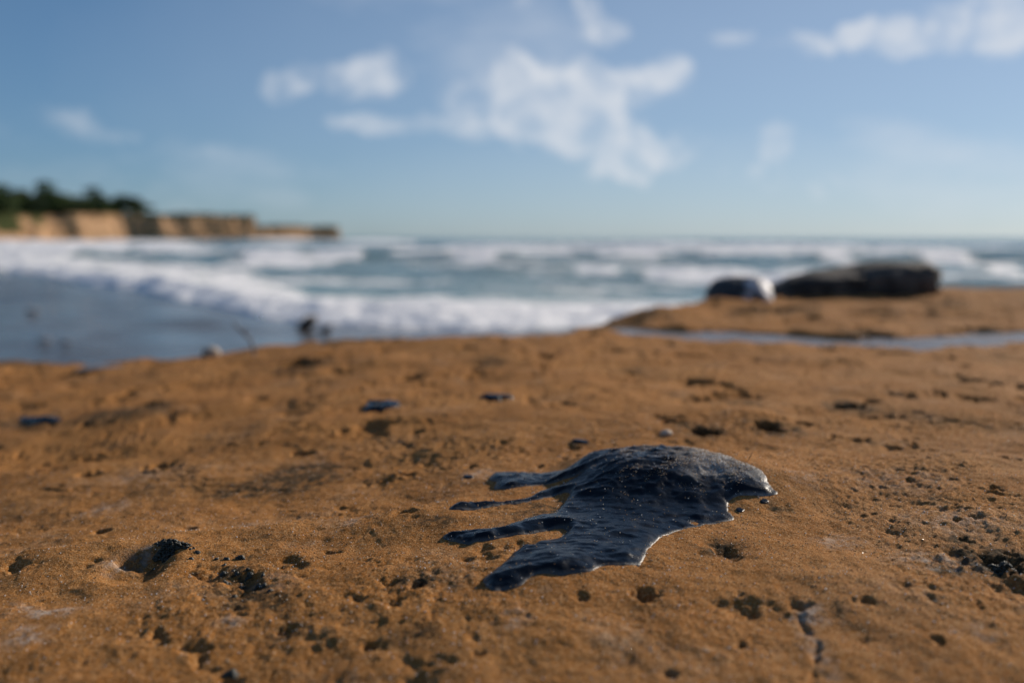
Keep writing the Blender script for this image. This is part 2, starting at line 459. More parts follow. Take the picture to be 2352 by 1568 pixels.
def front(x):
    r = np.interp(x, fx, fy)
    r = np.where(x < fx[0], fy[0] + (fx[0] - x) * 1.6, r)
    r = np.where(x > fx[-1], fy[-1] - (x - fx[-1]) * 0.10, r)
    return r


def sgrid(y0, y1, nr, umax, nc, off=1.0):
    yr = y0 * (y1 / y0) ** np.linspace(0, 1, nr)
    u = np.linspace(-umax, umax, nc)
    Y, U = np.meshgrid(yr, u, indexing='ij')
    return (Y + off) * U, Y


X, Y = sgrid(1.2, 420.0, 220, 1.3, 200)
s = Y - front(X)
Z = SEA + np.where(s < 0, 0.045 * (1 - np.exp(s * 0.10)), -0.05 * s) + 0.004 * fbm(X, Y, .8, 3, 301) + 0.0012 * fbm(X, Y, 8, 2, 303)
Z = np.maximum(Z, -8)
b_me = mesh_np('beach', np.stack([X, Y, Z], -1).reshape(-1, 3), grid_faces(*X.shape))
m_sand, t, p = new_mat('wet_sand')
co = objco(t)
c = mixc(t, remap(t, noise(t, co, .9, 4), .35, .65), (.06, .052, .045), (.10, .085, .07))
t.links.new(c, p.inputs['Base Color'])
t.links.new(remap(t, noise(t, co, 1.1, 5, .6), .35, .7, .05, .36), p.inputs['Roughness'])
p.inputs['IOR'].default_value = 1.33
t.links.new(bump(t, noise(t, co, 5.0, 5), .35, .03), p.inputs['Normal'])
b = link('beach', b_me, m_sand); tag(b, 'dark wet sand beach behind the sandstone shelf', kind='structure')

yr = np.concatenate([6.0 * (60.0 / 6.0) ** np.linspace(0, 1, 430, endpoint=False), 60.0 * (9000.0 / 60.0) ** np.linspace(0, 1, 190)])
Y, U = np.meshgrid(yr, np.linspace(-1.25, 1.25, 540), indexing='ij'); X = (Y + 1.0) * U
s = Y - front(X) + 0.45 * fbm(X, Y * .5, .55, 4, 400) * np.clip(Y / 12, .6, 2)
lift = ss(0.0, 1.2, s)
zz = SEA - 0.12 * (1 - ss(-.3, .3, s)) + 0.0 * s
foam = np.zeros_like(s)
# swash bore running up the beach
amp = 0.17 + 0.08 * gnoise(X * .55, X * 0 + 1.7, 402)
bore = amp * ss(-.1, 1.5, s) * np.exp(-np.clip(s - 1.5, 0, None) / 3.0)
zz = zz + bore
left = ss(-2.0, -7.0, X)
cover = ss(-.1, .25, s) * (1 - ss(1.8, 3.6, s - 5.0 * left)) * (.66 + .34 * np.exp(-((s - .7) / .8) ** 2))
foam = np.maximum(foam, cover)
# trailing lace of foam behind the bore
lace = 0.60 * ss(1.0, 3.0, s) * (1 - .5 * ss(14, 45, s)) * (1 - ss(70, 160, Y)) * ss(-.25, .4, fbm(X * .35, Y, .35, 5, 410))
foam = np.maximum(foam, lace)


def breaker(yc, amp, width, thr, seed, slope=0.0, xf=.06, back=3.0, wob=3.0):
    """ridge of a breaking wave around y = yc + slope*x, foaming where a noise along it is high"""
    global zz, foam
    c_ = yc + slope * X + wob * gnoise(X * xf * .6, X * 0 + seed, seed)
    d_ = Y - c_
    along = gnoise(X * xf, X * 0 + 3.3, seed + 1) + .5 * gnoise(X * xf * 2.7, X * 0 + 6.1, seed + 2)
    a = amp * (.72 + .5 * along)
    prof = np.where(d_ < 0, np.exp(-(d_ / width) ** 2), np.exp(-(d_ / (width * back)) ** 2))
    zz = zz + np.clip(a, .08, None) * prof
    br = ss(thr, thr + .35, along)
    f = br * ss(-2.6 * width, -1.0 * width, d_) * (1 - ss(.2 * width, 1.6 * width, d_))
    foam = np.maximum(foam, f)
    return br


breaker(22.0, .16, .8, .05, 430, -.55, .16, wob=1.5)
breaker(37.0, .42, 1.3, .0, 440, -.18, .15)
breaker(30.0, .16, 1.0, .25, 435, -.3, .2)
breaker(46.0, .32, 1.3, .1, 445, -.22, .12)
breaker(26.0, .12, .8, .1, 433, -.4, .22, wob=1.5)
breaker(41.0, .22, 1.0, .05, 443, -.2, .14)
breaker(51.0, .26, 1.2, .0, 447, -.22, .10)
breaker(67.0, .35, 1.5, .0, 455, -.22, .07)
breaker(98.0, .45, 2.0, .05, 465, -.2, .04)
breaker(58.0, .45, 1.6, .0, 450, -.25, .06)
breaker(80.0, .62, 2.0, -.05, 460, -.22, .04)
breaker(118.0, .6, 2.6, .15, 470, -.2, .03)
breaker(165.0, .6, 3.0, .35, 480, -.2, .02)
chop = 0.085 * fbm(X * .6, Y, .55, 4, 490) * ss(1.5, 6, s) * np.clip(18 / Y, .15, 1) ** .4
zz = zz + chop + 0.06 * fbm(X, Y * 2, .10, 3, 495) * ss(20, 60, Y) * (1 - ss(400, 900, Y))
zz = zz + foam * (0.06 * fbm(X, Y, 2.0, 4, 500, .65) + .035 * np.abs(fbm(X, Y, 5.0, 3, 505))) * np.clip(Y / 14, 1, 2.5)
zz = np.where(Y > 900, SEA, zz)
keep = (s > -.8)[:-1, :-1] | (s > -.8)[1:, 1:]
f_ = grid_faces(X.shape[0], X.shape[1], keep)
used = np.unique(f_); mapi = np.full(X.size, -1); mapi[used] = np.arange(len(used))
s_me = mesh_np('sea', np.stack([X, Y, zz], -1).reshape(-1, 3)[used], mapi[f_])
attr(s_me, 'foam', foam.ravel()[used])
m_sea, t, p = new_mat('sea_water')
co = objco(t)
fm = at_attr(t, 'foam')
fmp = t.nodes.new('ShaderNodeMapping'); fmp.inputs['Scale'].default_value = (.7, 1.1, 1); t.links.new(co, fmp.inputs[0])
fnz = noise(t, fmp.outputs[0], 1.7, 7, .72)
msk = remap(t, mth(t, 'ADD', fm, mth(t, 'MULTIPLY', mth(t, 'SUBTRACT', fnz, .5), 2.2)), .34, .68, smooth=True)
c = mixc(t, remap(t, noise(t, co, .12, 4), .35, .65), (.075, .145, .12), (.15, .22, .185))
c = mixc(t, msk, c, (.86, .86, .86))
t.links.new(c, p.inputs['Base Color'])
t.links.new(remap(t, msk, 0, 1, .16, .75), p.inputs['Roughness'])
p.inputs['IOR'].default_value = 1.33
t.links.new(bump(t, noise(t, co, 2.2, 6, .62), .55, .12), p.inputs['Normal'])
so = link('sea', s_me, m_sea); tag(so, 'grey green sea with white breaking waves', kind='structure')

# water lying in the channel across the shelf
xs = np.linspace(cx_[0] - .1, 2.6, 120); vs = np.linspace(-.17, .17, 24)
Xc, V = np.meshgrid(xs, vs, indexing='ij')
Yc = np.interp(Xc, cx_, cy_) + V
Zc = np.full_like(Xc, -0.007) + 0.0008 * fbm(Xc, Yc, 14, 3, 600)
m_pool, t, p = new_mat('pool_water')
co = objco(t)
p.inputs['Base Color'].default_value = (.16, .13, .11, 1); p.inputs['IOR'].default_value = 1.33
t.links.new(remap(t, noise(t, co, 8.0), .3, .7, .10, .45), p.inputs['Roughness'])
t.links.new(bump(t, noise(t, co, 30.0, 4), .6, .010), p.inputs['Normal'])
ch = link('water_channel', mesh_np('water_channel', np.stack([Xc, Yc, Zc], -1).reshape(-1, 3), grid_faces(*Xc.shape)), m_pool)
tag(ch, 'narrow channel of water crossing the rock shelf', kind='structure')


# ------------------------------------------------------------------ headlands
def headland(name, pts, height, seed, label, depth=45.0, taper_end=True, gully=5.5):
    """closed cliff block: pts = front line (x, y) from left to right"""
    pts = np.array(pts, float)
    seg = np.hypot(*np.diff(pts, axis=0).T); t = np.concatenate([[0], np.cumsum(seg)])
    n = 320
    q = np.linspace(0, t[-1], n)
    fx_, fy_ = np.interp(q, t, pts[:, 0]), np.interp(q, t, pts[:, 1])
    tx, ty = np.gradient(fx_), np.gradient(fy_)
    l = np.hypot(tx, ty); nx, ny = ty / l, -tx / l            # towards the viewer
    rows = [-.12, 0.0, .1, .22, .35, .48, .6, .72, .82, .9, .96, 1.0]
    V = []
    endf = 1 - ss(.94, 1.0, q / t[-1]) if taper_end else np.ones(n)
    gul = np.abs(fbm(q, q * 0 + 2, .030, 4, seed, .6)) * gully + 2.5 * fbm(q, q * 0 + 4, .012, 2, seed + 3)
    hh = height * (.92 + .26 * fbm(q, q * 0 + 7, .022, 4, seed + 4, .6)) * (.72 + .28 * endf)
    for r in rows:
        off = (1 - max(r, 0)) * 1.3 - gul * (.4 + .6 * r) + .9 * fbm(q, q * 0 + r * height, .22, 3, seed + 1) + .35 * np.sin(r * 22 + 1.5 * gnoise(q * .05, q * 0, seed + 9))
        off = off - (1 - endf) * depth * .35
        V.append(np.stack([fx_ + nx * off, fy_ + ny * off, SEA + r * hh + 0 * q], -1))
    for k, back in enumerate((3.0, 9.0, 20.0, depth)):
        off = -gul - back - (1 - endf) * depth * .35
        zt = SEA + hh * (1.0 + .05 * k) + .5 * fbm(q, q * 0 + back, .1, 3, seed + 6)
        if back == depth: zt = zt * 0 + SEA - .5
        V.append(np.stack([fx_ + nx * off, fy_ + ny * off, zt], -1))
    V = np.array(V)
    nr = V.shape[0]
    F = grid_faces(nr, n)
    me = mesh_np(name, V.reshape(-1, 3), F)
    veg_dark = np.zeros((nr, n)); veg_dark[len(rows) - 1:] = 1.0; veg_dark[len(rows) - 2] = .55; veg_dark[len(rows) - 3] = .2
    veg_dark[4:len(rows)] += .75 * (1 - ss(60, 150, fx_ / fy_ * FPX + 1176 + 60 * fbm(q, q * 0, .1, 2, seed + 12)))[None, :]  # cliff face darkened towards its left end
    veg_dark[6:len(rows)] += .45 * ss(.0, .4, fbm(q, q * 0 + 1, .06, 3, seed + 13))[None, :]
    attr(me, 'veg_dark', veg_dark)
    o = link(name, me, m_cliff); tag(o, label, kind='structure')
    return V[len(rows)]


m_cliff, t, p = new_mat('cliff_sandstone')
co = objco(t)
c = mixc(t, remap(t, noise(t, co, .25, 5), .3, .7), (.38, .225, .12), (.50, .315, .185))
mp_ = t.nodes.new('ShaderNodeMapping'); mp_.inputs['Scale'].default_value = (1, 1, 7); t.links.new(co, mp_.inputs[0])
c = mixc(t, mth(t, 'MULTIPLY', remap(t, noise(t, mp_.outputs[0], .35, 4), .5, .7), .6), c, (.16, .10, .05))
vg = mth(t, 'ADD', at_attr(t, 'veg_dark'), mth(t, 'SUBTRACT', noise(t, co, .35, 4), .5))
c = mixc(t, remap(t, vg, .45, .65), c, (.045, .055, .02))
t.links.new(c, p.inputs['Base Color']); p.inputs['Roughness'].default_value = .95; p.inputs['Specular IOR Level'].default_value = .1
t.links.new(bump(t, noise(t, co, .8, 5), .6, .5), p.inputs['Normal'])


def azd(px, d): return ((px - 1176) / FPX * d, d)


topA = headland('headland', [azd(-900, 95), azd(-500, 120), azd(-150, 142), azd(60, 158), azd(230, 172), azd(345, 182)], 5.3, 700, 'nearest tan cliff at left under the dark trees')
topB = headland('headland', [azd(250, 215), azd(380, 222), azd(500, 232), azd(612, 242)], 6.1, 720, 'middle tan sandstone cliff with scrub on top', gully=2.6)
topC = headland('headland', [azd(500, 400), azd(620, 420), azd(720, 440), azd(800, 452)], 5.8, 740, 'farthest low headland tip at left horizon', depth=30, gully=3.5)


# ------------------------------------------------------------------ trees on the nearest headland
def tube(path, radii, sides=7):
    path = np.array(path, float); n = len(path); V = []; F = []
    for i in range(n):
        d = path[min(i + 1, n - 1)] - path[max(i - 1, 0)]; d /= np.linalg.norm(d) + 1e-9
        a = np.cross(d, (0, 0, 1.)) if abs(d[2]) < .95 else np.cross(d, (1., 0, 0)); a /= np.linalg.norm(a); b_ = np.cross(d, a)
        for k in range(sides):
            th = 2 * math.pi * k / sides
            V.append(path[i] + radii[i] * (a * math.cos(th) + b_ * math.sin(th)))
    for i in range(n - 1):
        for k in range(sides):
            F.append((i * sides + k, i * sides + (k + 1) % sides, (i + 1) * sides + (k + 1) % sides, (i + 1) * sides + k))
    return np.array(V), np.array(F)


def join(parts):
    V = []; F = []; o = 0
    for v, f in parts: V.append(v); F.append(f + o); o += len(v)
    return np.concatenate(V), np.concatenate(F)


m_bark = simple_mat('bark', (.07, .05, .035), .9, .3, 3.0)
m_leafs = []
for i, colr in enumerate(((.058, .090, .026), (.045, .070, .028), (.085, .088, .030))):
    m, t, p = new_mat('foliage')
    co = objco(t)
    t.links.new(mixc(t, remap(t, noise(t, co, 1.1, 4), .3, .7), tuple(v * .6 for v in colr), tuple(v * 1.5 for v in colr)), p.inputs['Base Color'])
    p.inputs['Roughness'].default_value = .7; p.inputs['Specular IOR Level'].default_value = .2
    m_leafs.append(m)


def tree_meshes(seed, h, w, nleaf=2600):
    r = np.random.default_rng(seed)
    parts = []
    lean = r.uniform(-.4, .4, 2)
    trunk = [(0, 0, -.3), (lean[0] * .2, lean[1] * .2, h * .25), (lean[0] * .6, lean[1] * .6, h * .5), (lean[0], lean[1], h * .75)]
    parts.append(tube(trunk, [.2, .16, .12, .05]))
    lobes = []
    for k in range(7):
        a = k * 2.4 + r.uniform(-.4, .4); rad = w * .5 * r.uniform(.35, .8); zz_ = h * r.uniform(.28, .82)
        e = (math.cos(a) * rad, math.sin(a) * rad, zz_)
        parts.append(tube([trunk[1], (e[0] * .5, e[1] * .5, zz_ * .75), e], [.1, .07, .03], 5))
        lobes.append((e, r.uniform(.24, .36) * w, r.uniform(.13, .20) * h))
    lobes.append(((lean[0], lean[1], h * .85), w * .27, h * .15))
    tv, tf = join(parts)
    V = np.zeros((nleaf, 4, 3))
    li = r.integers(0, len(lobes), nleaf)
    for k in range(nleaf):
        e, rw, rh = lobes[li[k]]
        d = r.normal(size=3); d /= np.linalg.norm(d); q = r.uniform(.35, 1.05) ** .6
        c0 = np.array(e) + d * np.array([rw, rw, rh]) * q
        a = r.normal(size=3); a /= np.linalg.norm(a); b_ = np.cross(a, r.normal(size=3)); b_ /= np.linalg.norm(b_)
        sz = r.uniform(.10, .22)
        V[k] = [c0 - a * sz, c0 + b_ * sz * .6, c0 + a * sz, c0 - b_ * sz * .6]
    me_t = mesh_np('trunk', tv, tf); me_c = mesh_np('crown', V.reshape(-1, 3), np.arange(nleaf * 4).reshape(-1, 4), smooth=False)
    return me_t, me_c


protos = [tree_meshes(50 + i, h, w) for i, (h, w) in enumerate(((5.2, 5.0), (4.2, 5.6), (3.2, 4.6)))]
tree_spots = [  # px, distance, kind, scale, foliage, label
    (18, 166, 0, 1.00, 0, None), (62, 170, 1, 1.0, 2, None), (108, 168, 0, 1.06, 0, 'tallest dark tree rising above the wood on the left headland'),
    (150, 176, 1, .85, 1, None), (182, 176, 2, 1.0, 0, None), (217, 180, 0, .98, 1, 'dark upright tree standing right of the tallest one on the headland'),
    (252, 182, 2, .95, 0, None), (285, 184, 1, .92, 0, None), (312, 184, 2, 1.05, 1, 'rounded last tree at the right end of the headland wood'),
    (40, 160, 2, 1.1, 0, None), (85, 163, 2, 1.0, 1, None), (130, 166, 2, 1.1, 0, None), (235, 175, 2, .75, 0, None), (-20, 160, 1, 1.1, 0, None), (200, 172, 2, .8, 0, None), (165, 169, 2, .85, 1, None), (5, 156, 2, 1.05, 0, None)]
for i, (px, d, k, sc, lf, lab) in enumerate(tree_spots):
    x, y = azd(px, d)
    rt = bpy.data.objects.new('tree', None); C.objects.link(rt)
    j = np.argmin((topA[:, 0] - x) ** 2 + (topA[:, 1] - y) ** 2)
    rt.location = (x, y, topA[j, 2] - .15); rt.scale = (sc * 1.2, sc * 1.2, sc * 1.0); rt.rotation_euler = (0, 0, random.uniform(0, 6.28))
    tag(rt, lab or 'low dark green tree in the dense wood on top of the left headland', 'tree', 'trees on the left headland')
    tr = link('trunk', protos[k][0], m_bark, rt)
    cr = link('crown', protos[k][1], m_leafs[0], rt)
    cr.material_slots[0].link = 'OBJECT'; cr.material_slots[0].material = m_leafs[lf]


def scrub(top, n, seed, sz, hmax, q0=0.0):
    r = np.random.default_rng(seed)
    V = np.zeros((n, 4, 3))
    pool = [(r.uniform(q0, 1), r.uniform(-4, 2), r.uniform(.4, 1)) for _ in range(90)]
    for k in range(n):
        q, dd, hs = pool[r.integers(0, len(pool))]
        i = min(len(top) - 1, int(q * (len(top) - 1)))
        p0 = top[i]
        d = r.normal(size=3); d /= np.linalg.norm(d); d[2] = abs(d[2])
        c0 = p0 + np.array([0, -dd * .3, 0]) + d * np.array([2.2, 1.6, hmax * hs]) * r.uniform(.3, 1)
        a = r.normal(size=3); a /= np.linalg.norm(a); b_ = np.cross(a, r.normal(size=3)); b_ /= np.linalg.norm(b_)
        s_ = sz * r.uniform(.5, 1.2)
        V[k] = [c0 - a * s_, c0 + b_ * s_ * .6, c0 + a * s_, c0 - b_ * s_ * .6]
    return mesh_np('scrub', V.reshape(-1, 3), np.arange(n * 4).reshape(-1, 4), smooth=False)


tag(link('scrub', scrub(topA, 18000, 1, .30, 2.2, .30), m_leafs[1]), 'dark scrub along the rim of the nearest headland', 'scrub', kind='stuff')
tag(link('scrub', scrub(topB, 6000, 2, .22, .9), m_leafs[2]), 'low dark scrub on top of the middle cliff', 'scrub', kind='stuff')
tag(link('scrub', scrub(topC, 4000, 3, .35, 1.2), m_leafs[2]), 'low scrub on the farthest headland tip', 'scrub', kind='stuff')


# ------------------------------------------------------------------ boulders
def ico(sub):
    import bmesh
    bm = bmesh.new(); bmesh.ops.create_icosphere(bm, subdivisions=sub, radius=1.0)
    V = np.array([v.co[:] for v in bm.verts]); F = np.array([[v.index for v in f.verts] for f in bm.faces]); bm.free()
    return V, F


def n3(V, f, seed, o=3):
    return (fbm(V[:, 0] + .31 * V[:, 2], V[:, 1] - .27 * V[:, 2], f, o, seed) + fbm(V[:, 1] + 5.1, V[:, 2] * 1.1 + .2 * V[:, 0], f, o, seed + 3) + fbm(V[:, 2] + 9.2, V[:, 0], f, o, seed + 5)) / 2


def boulder(sub, dims, seed, rough=.22, boxy=2.6):
    V, F = ico(sub)
    r = (np.abs(V) ** boxy).sum(1) ** (-1 / boxy)
    V = V * r[:, None]
    V = V * (1 + rough * n3(V, 1.1, seed, 4) + .05 * n3(V, 6, seed + 9))[:, None]
    return V * np.array(dims), F


def zg(x, y):
    return float(ground(np.array([[float(x)]]), np.array([[float(y)]]))[0, 0])


m_dark, t, p = new_mat('dark_wet_rock')
co = objco(t)
c = mixc(t, remap(t, noise(t, co, 9, 5), .42, .75), (.026, .023, .020), (.15, .13, .11))
t.links.new(c, p.inputs['Base Color']); t.links.new(remap(t, noise(t, co, 14, 4), .3, .7, .6, .9), p.inputs['Roughness']); p.inputs['Specular IOR Level'].default_value = .25
t.links.new(bump(t, noise(t, co, 30, 5), .7, .02), p.inputs['Normal'])
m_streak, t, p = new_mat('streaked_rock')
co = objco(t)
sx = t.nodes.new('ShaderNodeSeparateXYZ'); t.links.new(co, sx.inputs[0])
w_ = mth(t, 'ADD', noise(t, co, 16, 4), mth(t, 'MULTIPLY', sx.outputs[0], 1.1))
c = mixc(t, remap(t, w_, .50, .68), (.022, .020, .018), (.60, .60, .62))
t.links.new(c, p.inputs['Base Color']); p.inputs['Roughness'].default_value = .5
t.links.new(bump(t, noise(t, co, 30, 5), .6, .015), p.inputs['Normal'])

x0, y0 = at(1975, 690)
V, F = boulder(5, (.39, .17, .098), 900, .28, 2.8)
V[:, 2] += .03 * V[:, 0] / .37
o = link('boulder', mesh_np('boulder', V, F), m_dark); o.location = (x0 + .035, y0 + .22, .034); o.rotation_euler = (0, R(-2), R(9))
tag(o, 'long low black boulder lying on the rear rock ledge at right', 'boulder')
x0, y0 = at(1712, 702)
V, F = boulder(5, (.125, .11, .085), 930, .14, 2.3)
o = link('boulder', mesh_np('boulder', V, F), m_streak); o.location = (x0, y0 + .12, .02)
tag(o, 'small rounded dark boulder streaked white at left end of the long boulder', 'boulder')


# ------------------------------------------------------------------ tar
def chaikin(p, n=2):
    p = np.array(p, float)
    for _ in range(n):
        q = np.roll(p, -1, 0); p = np.stack([.75 * p + .25 * q, .25 * p + .75 * q], 1).reshape(-1, 2)
    return p


def hit(px, py, fn):
    """first point of the relief fn under a picture point"""
    d = ray(px, py); ts = np.linspace(.45, 6.0, 4000)
    x = d[0] * ts; y = d[1] * ts; z = CAMZ + d[2] * ts
    h = fn(x, y); k = np.argmax(z < h)
    return (x[k], y[k])


def inside(x, y, poly):
    c_ = np.zeros(x.shape, bool); n = len(poly)
    for i in range(n):
        ax, ay = poly[i]; bx, by = poly[(i + 1) % n]
        if ay == by: continue
        c_ ^= ((ay > y) != (by > y)) & (x < (bx - ax) * (y - ay) / (by - ay) + ax)
    return c_


def tar_mesh(name, poly, step, thick, wedge, wr_amp, seed, face_fn=None, holes=()):
    lo = poly.min(0) - .012; hi = poly.max(0) + .012
    X, Y = np.meshgrid(np.arange(lo[0], hi[0], step), np.arange(lo[1], hi[1], step))
    wx = X + .0016 * fbm(X, Y, 70, 3, seed); wy = Y + .0016 * fbm(X, Y, 70, 3, seed + 2)
    sd_ = seg_dist(wx, wy, poly, True) * np.where(inside(wx, wy, poly), -1, 1)
    for h in holes:
        hp = np.array(h); dh = seg_dist(wx, wy, hp, True) * np.where(inside(wx, wy, hp), 1, -1)
        sd_ = np.maximum(sd_, dh)
    gy_, gx_ = np.gradient(sd_)
    gl = np.hypot(gx_, gy_) + 1e-9
    lead = ss(-.05, .55, (-.85 * gx_ - .5 * gy_) / gl)          # the advancing edges are thick and rounded, the others thin out
    for _ in range(6):
        lead = (lead + np.roll(lead, 2, 0) + np.roll(lead, -2, 0) + np.roll(lead, 2, 1) + np.roll(lead, -2, 1)) / 5
    wv = wedge * (1.0 + 1.5 * (1 - lead)) * (.75 + .9 * np.clip(.5 + fbm(X, Y, 24, 3, seed + 21), 0, 1))
    t_ = np.clip(-sd_ / wv, 0, 1)
    prof = 1 - (1 - t_) ** (1.5 + .7 * lead)
    al, ac = X * .45 + Y * .9, X * .9 - Y * .45
    wx_, wy_ = X + .006 * fbm(X, Y, 30, 2, seed + 31), Y + .006 * fbm(X, Y, 30, 2, seed + 32)
    wr = 1 - np.abs(fbm(wx_ * .55, wy_ * 1.3, 36, 3, seed + 5, .45)) * 3.0
    w2 = fbm(X, Y, 90, 3, seed + 8)
    amt = face_fn(X, Y) if face_fn else 0.35
    lip = .0006 * np.exp(-((sd_ + wedge * .9) / (wedge * .7)) ** 2)
    tv = thick * (.55 + .9 * np.clip(.5 + fbm(X, Y, 16, 3, seed + 23), 0, 1.1))
    Z = coarse(X, Y) + tv * prof + lip * prof + prof * (wr_amp * amt * (wr * .9 + w2 * .7) + .0006 * fbm(X, Y, 30, 3, seed + 11))
    Z = np.where(sd_ > 0, coarse(X, Y) - np.clip(sd_ * 2.2, 0, .006) - .0012, Z)
    keep_ = (sd_ < .0035)
    k = keep_[:-1, :-1] & keep_[1:, 1:] & keep_[:-1, 1:] & keep_[1:, :-1]
    f = grid_faces(X.shape[0], X.shape[1], k)
    us = np.unique(f); mi = np.full(X.size, -1); mi[us] = np.arange(len(us))
    V = np.stack([X, Y, Z], -1).reshape(-1, 3)[us]
    me = mesh_np(name, V, mi[f])
    return me, V, sd_.ravel()[us]


def zc(X, Y): return (980 + X * .36459, 980 + Y * .36459)


front_pts = [(2222, 420), (2180, 436), (2100, 438), (2020, 432), (1960, 440), (1905, 470), (1895, 515), (1920, 550), (1942, 575), (1930, 592), (1850, 602), (1760, 622), (1680, 632),
             (1560, 660), (1500, 685), (1460, 705), (1420, 750), (1385, 790), (1378, 825), (1355, 862), (1320, 872), (1200, 880), (1120, 872), (1070, 892), (1030, 916), (940, 925), (850, 942),
             (780, 928), (700, 930), (640, 958), (615, 990), (560, 1020), (470, 1032), (400, 1038), (350, 985), (365, 950), (420, 910), (490, 860), (540, 800), (610, 765), (700, 735),
             (800, 710), (860, 692), (885, 660), (870, 645), (820, 645), (730, 660), (620, 680), (520, 692), (420, 715), (300, 730), (210, 736), (120, 718), (90, 700), (130, 668), (200, 650), (300, 650),
             (440, 645), (540, 610), (620, 580), (740, 552), (800, 545), (845, 510), (880, 460), (905, 425), (880, 408), (830, 428), (720, 455), (620, 478), (500, 492), (400, 506), (310, 526),
             (220, 526), (140, 524), (145, 506), (220, 480), (300, 478), (400, 482), (500, 472), (600, 455), (680, 432), (740, 400), (830, 365), (900, 340), (950, 310), (985, 285)]
rear_pts = [(930, 318), (830, 345), (740, 366), (640, 376), (520, 392), (430, 396), (425, 372), (450, 350), (385, 335), (400, 312), (450, 286), (560, 286), (700, 292), (820, 280), (930, 258)]
poly = [hit(*zc(*p), coarse) for p in front_pts] + [hit(*zc(*p), coarse) for p in rear_pts]
# far side of the mound, out of sight behind its crest
poly += [(.085, 1.06), (.125, 1.06), (.165, 1.058), (.195, 1.050)] + [hit(*zc(*p), coarse) for p in ((1880, 175), (1960, 212), (2040, 240), (2105, 275), (2140, 312), (2150, 345), (2180, 390))]
poly = chaikin(poly, 2)
hole = [hit(*zc(*p), coarse) for p in ((1665, 605), (1690, 600), (1712, 610), (1690, 620))]


def face_amt(x, y):
    h = ss(.006, .02, hump(x, y))
    return .62 + .55 * h * (1 - ss(.17, .23, x))


tar_me, TV, TS = tar_mesh('tar_blob', poly, .00115, .0040, .0080, .0018, 820, face_amt, [hole])
m_tar, t, p = new_mat('tar')
co = objco(t)
dust = at_attr(t, 'dust')
gr_ = noise(t, co, 420, 3, .7)
dm = mth(t, 'MULTIPLY', dust, remap(t, gr_, .45, .65))
c = mixc(t, mth(t, 'POWER', dust, 1.15), (.0035, .0062, .0115), (.26, .255, .25))
c = mixc(t, mth(t, 'MULTIPLY', dm, .35), c, (.16, .11, .065))
c = mixc(t, mth(t, 'MULTIPLY', at_attr(t, 'crust'), remap(t, gr_, .35, .6)), c, (.42, .42, .43))
t.links.new(c, p.inputs['Base Color'])
rr = mth(t, 'ADD', remap(t, noise(t, co, 60, 4), .3, .7, .17, .33), mth(t, 'MULTIPLY', dust, .5), clamp=True)
t.links.new(rr, p.inputs['Roughness'])
p.inputs['IOR'].default_value = 1.45; p.inputs['Specular IOR Level'].default_value = .19
b1 = bump(t, noise(t, co, 110, 4, .6), .22, .003)
b1 = bump(t, noise(t, co, 700, 3, .6), .35, .0007, b1)
t.links.new(b1, p.inputs['Normal'])


def tar_attrs(me, V, S, main=False):
    x, y = V[:, 0], V[:, 1]
    n = fbm(x, y, 28, 4, 851)
    if main:
        d = ss(.150, .205, x + .025 * n) * ss(.925, .972, y + .03 * n) * .95
        d = np.maximum(d, .26 * ss(.04, .14, x + .03 * n) * ss(.93, 1.0, y) * ss(-.1, .25, n))
        d = np.maximum(d, .03 * ss(-.1, .3, n))
        d = np.maximum(d, .34 * ss(-.0040, -.0008, S))
        cr = ss(-.0030, -.0006, S) * ss(.20, .25, x + .03 * n) * .45
    else:
        d = .04 * ss(-.1, .3, n); cr = 0 * x
    attr(me, 'dust', d); attr(me, 'crust', cr)
    return d


td = tar_attrs(tar_me, TV, TS, True)
tar = link('tar_blob', tar_me, m_tar)
tag(tar, 'large glossy black tar blob with finger-like drips spread over the rock hump', 'tar')

# grains of sand stuck to the tar, and loose grains lying on the rock
OCT = np.array([(1, 0, 0), (-1, 0, 0), (0, 1, 0), (0, -1, 0), (0, 0, 1), (0, 0, -1)], float)
OCF = np.array([(0, 2, 4), (2, 1, 4), (1, 3, 4), (3, 0, 4), (2, 0, 5), (1, 2, 5), (3, 1, 5), (0, 3, 5)])


def grains(name, P, sizes, seed):
    r = np.random.default_rng(seed); n = len(P)
    q = r.normal(size=(n, 4)); q /= np.linalg.norm(q, axis=1)[:, None]
    w, x, y, z = q.T
    Rm = np.stack([np.stack([1 - 2 * (y * y + z * z), 2 * (x * y - z * w), 2 * (x * z + y * w)], -1), np.stack([2 * (x * y + z * w), 1 - 2 * (x * x + z * z), 2 * (y * z - x * w)], -1),
                   np.stack([2 * (x * z - y * w), 2 * (y * z + x * w), 1 - 2 * (x * x + y * y)], -1)], 1)
    sh = OCT[None] * (sizes[:, None] * r.uniform(.6, 1.1, (n, 3)))[:, None, :]
    V = np.einsum('nij,nkj->nki', Rm, sh) + P[:, None, :]
    F = OCF[None] + (np.arange(n) * 6)[:, None, None]
    me = mesh_np(name, V.reshape(-1, 3), F.reshape(-1, 3), smooth=False)
    attr(me, 'tint', np.repeat(r.uniform(0, 1, n), 6))
    return me


